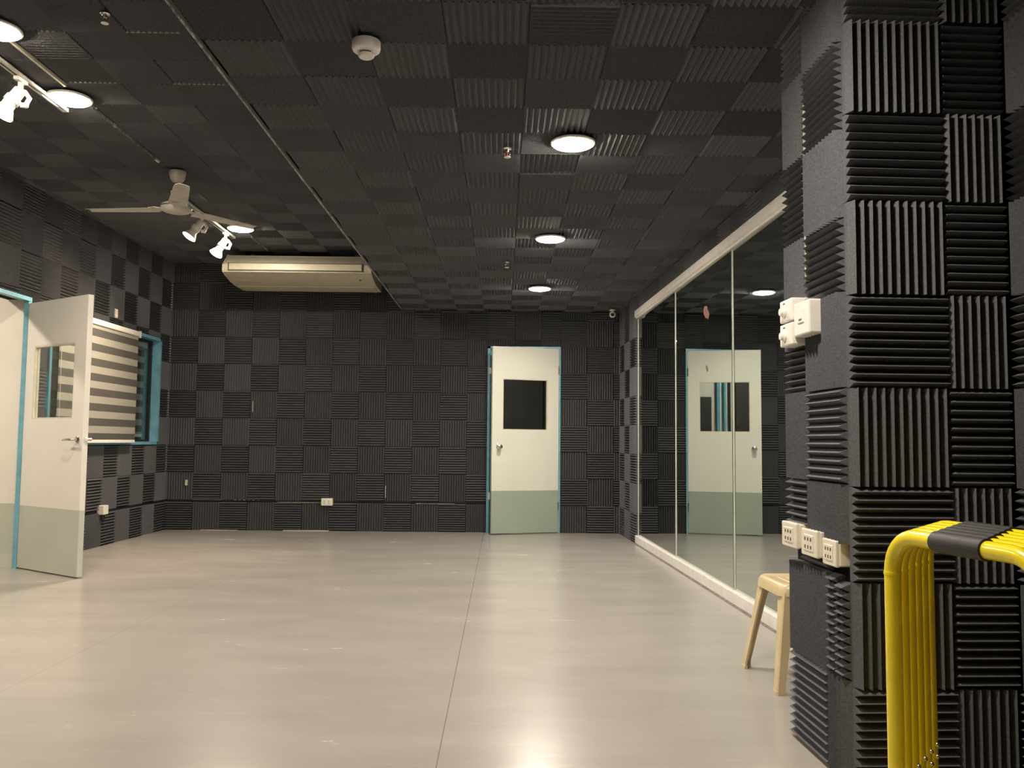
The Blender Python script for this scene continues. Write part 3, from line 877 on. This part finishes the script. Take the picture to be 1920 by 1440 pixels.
k = MB(); k.rbox((-hw + 0.01, 9.14 - OY, 2.624 - OZ), (hw - 0.01, 9.44 - OY, 2.634 - OZ), ACM, 0.003); k.build('intake_grille', t)
k = MB(); k.box((hw - 0.128, 8.90 - OY, 2.655 - OZ), (hw - 0.112, 8.925 - OY, 2.663 - OZ), BLACKP); k.build('indicator_window', t)
for sx in (-0.55, 0.55):
    k = MB(); k.box((sx - 0.02, -0.40, 0.25), (sx + 0.02, -0.36, 0.345), ACD); k.build('hanger_bracket', t)

# ------------------------------------------------------------------ small fittings
t = thing('smoke_detector', 'round white smoke detector on the low ceiling', 'smoke detector', (-0.508, 3.01, 2.442))
k = MB(); k.lathe([(0, 0), (0.050, 0), (0.052, -0.004), (0.052, -0.026), (0.049, -0.034), (0.044, -0.038), (0.030, -0.040), (0.030, -0.043), (0, -0.043)], PLASTW, n=48); k.build('housing', t)
k = MB(); k.lathe([(0.0275, -0.042), (0.0275, -0.050), (0, -0.050)], SLOT, n=40); k.build('sensing_slot', t)
k = MB(); k.lathe([(0.030, -0.049), (0.029, -0.055), (0.024, -0.060), (0, -0.061)], PLASTW, n=40)
for an in range(3):
    a = math.radians(90 + 120 * an)
    k.box((0.0285 * math.cos(a) - 0.004, 0.0285 * math.sin(a) - 0.004, -0.052), (0.0285 * math.cos(a) + 0.004, 0.0285 * math.sin(a) + 0.004, -0.041), PLASTW)
k.build('sensor_cap', t)
def sprinkler(label, loc):
    t = thing('fire_sprinkler', label, 'fire sprinkler', loc, 0, 'fire sprinklers in the ceiling')
    k = MB(); k.lathe([(0, 0.004), (0.022, 0.0), (0.020, -0.003), (0.010, -0.006), (0.008, -0.016), (0, -0.016)], STEEL, n=20); k.build('escutcheon', t)
    k = MB()
    k.tube([(-0.004, 0, -0.042), (-0.015, 0, -0.026), (-0.006, 0, -0.015), (0.006, 0, -0.015), (0.015, 0, -0.026), (0.004, 0, -0.042)], 0.0025, STEEL, 8)
    k.build('yoke', t)
    k = MB(); k.lathe([(0.002, -0.014), (0.0022, -0.040), (0, -0.040)], REDGL, n=8); k.build('glass_bulb', t)
    k = MB(); k.lathe([(0, -0.041), (0.016, -0.042), (0.017, -0.044), (0, -0.046)], PLASTW, n=20); k.build('deflector', t)
sprinkler('small sprinkler head in the low ceiling, left of the largest round lamp', (0.010, 4.123, 2.442))
sprinkler('tiny far sprinkler head in the low ceiling, between the two further lamps', (0.022, 6.80, 2.442))
sprinkler('small sprinkler head in the high ceiling, near the top left corner', (-1.845, 3.82, 2.942))
t = thing('security_camera', 'small white dome security camera under the far ceiling edge', 'security camera', (1.185, 9.20, 2.442))
k = MB(); k.lathe([(0, 0), (0.034, 0), (0.034, -0.012), (0.014, -0.014), (0.012, -0.03), (0, -0.03)], PLASTW, n=24); k.build('mount', t)
k = MB(); k.lathe([(0, -0.035), (0.024, -0.030), (0.034, -0.012), (0.034, 0.03), (0.022, 0.042), (0, 0.043)], PLASTW, (0, 0.012, -0.050), (-0.1, -1, -0.2), 24); k.build('body', t)
k = MB(); k.lathe([(0, 0.040), (0.020, 0.041), (0.016, 0.048), (0, 0.052)], BLACKP, (0, 0.012, -0.050), (-0.1, -1, -0.2), 20); k.build('lens', t)

# double socket on the back wall
t = thing('wall_socket', 'white double wall socket low on the far foam wall', 'socket', (-1.92, 9.478, 0.318))
k = MB(); k.rbox((-0.062, -0.026, -0.040), (0.062, 0.030, 0.040), PLASTW, 0.006); k.build('cover', t)
for sx in (-0.024, 0.024):
    k = MB(); k.rbox((sx - 0.017, -0.029, -0.024), (sx + 0.017, -0.025, 0.024), PLAST, 0.001, 1)
    for dz in (-0.010, 0.010): k.box((sx - 0.003, -0.0300, dz - 0.005), (sx + 0.003, -0.0288, dz + 0.005), SLOT)
    k.build('receptacle', t)
# junction box with a black bracket, left wall
t = thing('junction_box', 'white square junction box low on the left wall with a black bracket below', 'junction box', (-3.690, 7.98, 0.335))
k = MB(); k.rbox((-0.03, -0.048, -0.042), (0.040, 0.048, 0.042), PLASTW, 0.005); k.build('cover', t)
k = MB(); k.rbox((-0.03, -0.030, -0.092), (0.020, 0.030, -0.043), BLACKP, 0.004); k.build('bracket', t)
t = thing('switch_plate', 'small cream notched plate high on the left wall above the blind', 'wall plate', (-3.695, 8.10, 2.180))
k = MB(); k.rbox((-0.03, -0.030, -0.042), (0.012, 0.030, 0.042), PLAST, 0.003); k.build('plate', t)
for dz in (-0.026, 0.0, 0.026):
    k = MB(); k.rbox((0.008, -0.034, dz - 0.008), (0.018, 0.012, dz + 0.008), PLAST, 0.002, 1); k.build('tab', t)
# black cable trunking; its black also paints in the gap's darkness above the lowest tiles
k = MB(); k.box((X_LEFT + 0.002, 6.70, 0.309), (X_LEFT + 0.030, 9.485, 0.328), BLACKP)
tag(k.build('cable_duct'), 'thin black cable duct along the left wall above the lowest tiles', 'cable duct')
k = MB(); k.box((-3.690, Y_BACK - 0.030, 0.315), (-1.985, Y_BACK - 0.002, 0.328), BLACKP); k.box((-1.855, Y_BACK - 0.030, 0.315), (DX0 - 0.004, Y_BACK - 0.002, 0.328), BLACKP)
tag(k.build('cable_duct'), 'thin black cable duct along the far wall behind the double socket', 'cable duct')

# ------------------------------------------------------------------ pillar fittings
def on_pillar(name, label, cat, b, z, group=None):
    return thing(name, label, cat, RP(PA0, b, z), TH, group)
# local frame there: -x sticks out of the pillar, y runs into the depth
def socket_box(label, b0, b1, zc, hh, out):
    bc = (b0 + b1) / 2; w = (b1 - b0) / 2
    t = on_pillar('power_outlet', label, 'power outlet', bc, zc, 'ivory outlet boxes on the pillar')
    k = MB(); k.rbox((-out + 0.010, -w, -hh), (-0.001, w, hh), PLAST, 0.005); k.build('back_box', t)
    k = MB(); k.rbox((-out, -w + 0.003, -hh - 0.002), (-out + 0.014, w - 0.004, hh + 0.002), PLAST, 0.004); k.build('cover_plate', t)
    k = MB(); k.rbox((-out - 0.0025, -w * 0.56, -hh * 0.62), (-out + 0.002, w * 0.56, hh * 0.62), PLAST, 0.001, 1)
    for i in (-1, 0, 1):
        for dz in (-0.32, 0.30):
            k.box((-out - 0.0035, i * w * 0.34 - w * 0.06, dz * hh - hh * 0.13), (-out - 0.002, i * w * 0.34 + w * 0.06, dz * hh + hh * 0.13), SLOT)
    k.build('receptacle', t)
socket_box('ivory outlet box on the pillar, nearest the camera of three', 0.020, 0.128, 0.668, 0.038, 0.048)
socket_box('middle ivory outlet box of three in a row on the pillar', 0.134, 0.270, 0.682, 0.041, 0.060)
socket_box('ivory outlet box on the pillar furthest from the camera, beside the mirror', 0.278, 0.420, 0.693, 0.040, 0.070)
def dimmer(label, zc, hh):
    t = on_pillar('dimmer_switch', label, 'dimmer switch', 0.307, zc, 'dimmer switches on the pillar')
    k = MB(); k.rbox((-0.088, -0.055, -hh), (-0.001, 0.055, hh), PLASTW, 0.005); k.build('back_box', t)
    k = MB(); k.lathe([(0.019, 0), (0.019, 0.006), (0.014, 0.008), (0.012, 0.017), (0, 0.018)], PLASTW, (-0.088, 0.008, -0.004), (-1, 0, 0), 24); k.build('knob', t)
    k = MB(); k.box((-0.0895, 0.006, hh * 0.62), (-0.0875, 0.020, hh * 0.72), SLOT); k.build('dial_mark', t)
dimmer('upper white dimmer switch with a round knob on the pillar', 1.455, 0.0385)
dimmer('lower white dimmer switch with a round knob on the pillar', 1.372, 0.0385)
t = on_pillar('fan_isolator_switch', 'larger white switch box on the pillar beside the two dimmers', 'switch', 0.185, 1.412)
k = MB(); k.rbox((-0.082, -0.064, -0.056), (-0.001, 0.064, 0.056), PLASTW, 0.006); k.build('back_box', t)
k = MB(); k.rbox((-0.0855, -0.026, -0.016), (-0.080, 0.026, 0.030), PLASTW, 0.002, 1); k.box((-0.0862, -0.012, -0.008), (-0.0853, 0.010, -0.002), SLOT); k.build('rocker', t)

# ------------------------------------------------------------------ plastic stool
t = thing('plastic_stool', 'cream moulded plastic stool on the floor half hidden behind the pillar', 'stool', (1.285, 3.69, 0), 0.035)
def sq(hw, r, z, n=5):
    out = []
    for (cx, cy, a0) in ((1, 1, 0), (-1, 1, 90), (-1, -1, 180), (1, -1, 270)):
        for i in range(n):
            a = math.radians(a0 + 90 * i / (n - 1))
            out.append((((hw - r) * cx + r * math.cos(a)) * 0.88, (hw - r) * cy + r * math.sin(a), z))
    return out
k = MB()
k.loft([sq(0.158, 0.048, 0.372), sq(0.166, 0.050, 0.376), sq(0.163, 0.050, 0.408), sq(0.156, 0.050, 0.420), sq(0.146, 0.046, 0.426), sq(0.128, 0.040, 0.424), sq(0.110, 0.036, 0.421)], STOOLM, smooth=True)
seat = k.build('seat', t)
k = MB()
for i in range(-2, 3):
    k.rbox((i * 0.036 - 0.004, -0.075, 0.4195), (i * 0.036 + 0.004, 0.075, 0.4235), STOOLM, 0.0015, 1)
k.lathe([(0.0, 0.4185), (0.020, 0.4185), (0.022, 0.4245), (0.015, 0.426), (0, 0.4255)], STOOLM, n=24)
k.build('seat_pattern', seat)
for (sx, sy) in ((-1, -1), (-1, 1), (1, -1), (1, 1)):
    rings = []
    for (z, c, w) in ((0.392, 0.155, 0.072), (0.37, 0.160, 0.066), (0.30, 0.172, 0.056), (0.15, 0.198, 0.046), (0.03, 0.219, 0.040), (0.0, 0.222, 0.042)):
        th = 0.010
        L = [(c - 0.006, c), (c, c - 0.006), (c, c - w), (c - th, c - w), (c - th, c - th), (c - w, c - th), (c - w, c)]
        pts = [(p[0] * sx, p[1] * sy, z) for p in L]
        rings.append([(p[0] * 0.85, p[1], p[2]) for p in pts])
    k = MB(); k.loft(rings, STOOLM)
    leg = k.build('leg', t)
    k = MB()
    c = 0.222; w = 0.044
    x0, x1 = sorted((sx * (c - w), sx * (c + 0.002))); y0, y1 = sorted((sy * (c - w), sy * (c + 0.002)))
    L = [(c - 0.005, c + 0.002), (c + 0.002, c - 0.005), (c + 0.002, c - w), (c - 0.014, c - w), (c - 0.014, c - 0.014), (c - w, c - 0.014), (c - w, c + 0.002)]
    k.loft([[(p[0] * sx * 0.85, p[1] * sy, z) for p in L] for z in (0.0005, 0.014)], STOOLM)
    k.build('foot', leg)

# ------------------------------------------------------------------ yellow dip bars, nested beside the pillar
HB = Vector((0.2, -0.98, 0)).normalized()          # along one bar
HP = Vector((0.98, 0.2, 0)).normalized()           # across it
def dip_bar(label, loc):
    ang = math.atan2(HB.y, HB.x)
    t = thing('dip_bar', label, 'dip bar', loc, ang, 'nested yellow dip bars')
    r = 0.0185; Wd = 0.445; H = 0.793; R = 0.085
    pts = [(0, 0, 0.028), (0, 0, 0.3), (0, 0, H - R)]
    for i in range(1, 9):
        a = math.radians(90 * i / 8); pts.append((R - R * math.cos(a), 0, H - R + R * math.sin(a)))
    n1 = [(Wd - R + R * math.sin(math.radians(90 * i / 8)), 0, H - R + R * math.cos(math.radians(90 * i / 8))) for i in range(0, 9)]
    pts += [(Wd * 0.5, 0, H)] + n1 + [(Wd, 0, 0.3), (Wd, 0, 0.028)]
    k = MB(); k.tube(pts, r, YELLOW, 20); k.build('frame_tube', t)
    for x in (0, Wd):
        k = MB(); k.lathe([(0.0196, -0.003), (0.0199, 0.0), (0.0196, 0.004)], YELLOW, (x, 0, H - R - 0.005), n=20); k.build('weld_collar', t)
    k = MB(); k.lathe([(r, 0), (0.0228, 0.001), (0.0233, 0.006), (0.0233, 0.142), (0.0228, 0.147), (r, 0.148)], GRIP, (0.148, 0, H), (1, 0, 0), 24); k.build('foam_grip', t)
    for x in (0, Wd):
        k = MB(); k.tube([(x, -0.17, 0.019), (x, 0.17, 0.019)], 0.0185, YELLOW, 16)
        f = k.build('foot_tube', t)
        for s in (-1, 1):
            k = MB(); k.lathe([(0.0195, 0), (0.0195, 0.018), (0.014, 0.022), (0, 0.022)], BLACKP, (x, s * 0.158, 0.0195), (0, s, 0), 16)
            k.build('end_cap', f)
        for z in (0.205, 0.235):
            k = MB(); k.lathe([(0.006, 0.0), (0.006, 0.003), (0.004, 0.0055), (0, 0.006)], BRASS, (x + 0.0175, 0.006, z), (0.93, 0.35, 0), 12); k.build('push_button', t)
    return t
P0 = Vector((0.911, 2.0, 0)); STEP = Vector((0.0405, 0.050, 0))
lab = ['front yellow U-shaped dip bar with black foam grip, nearest the camera',
       'second yellow U-shaped dip bar from the front of the nested row',
       'third yellow U-shaped dip bar from the front of the nested row',
       'fourth yellow U-shaped dip bar from the front of the nested row',
       'fifth yellow U-shaped dip bar from the front of the nested row',
       'rearmost yellow U-shaped dip bar of the row, closest to the pillar']
first = dip_bar(lab[0], P0)
for i in range(1, 6):
    dup(first, P0 + STEP * i, None, lab[i])
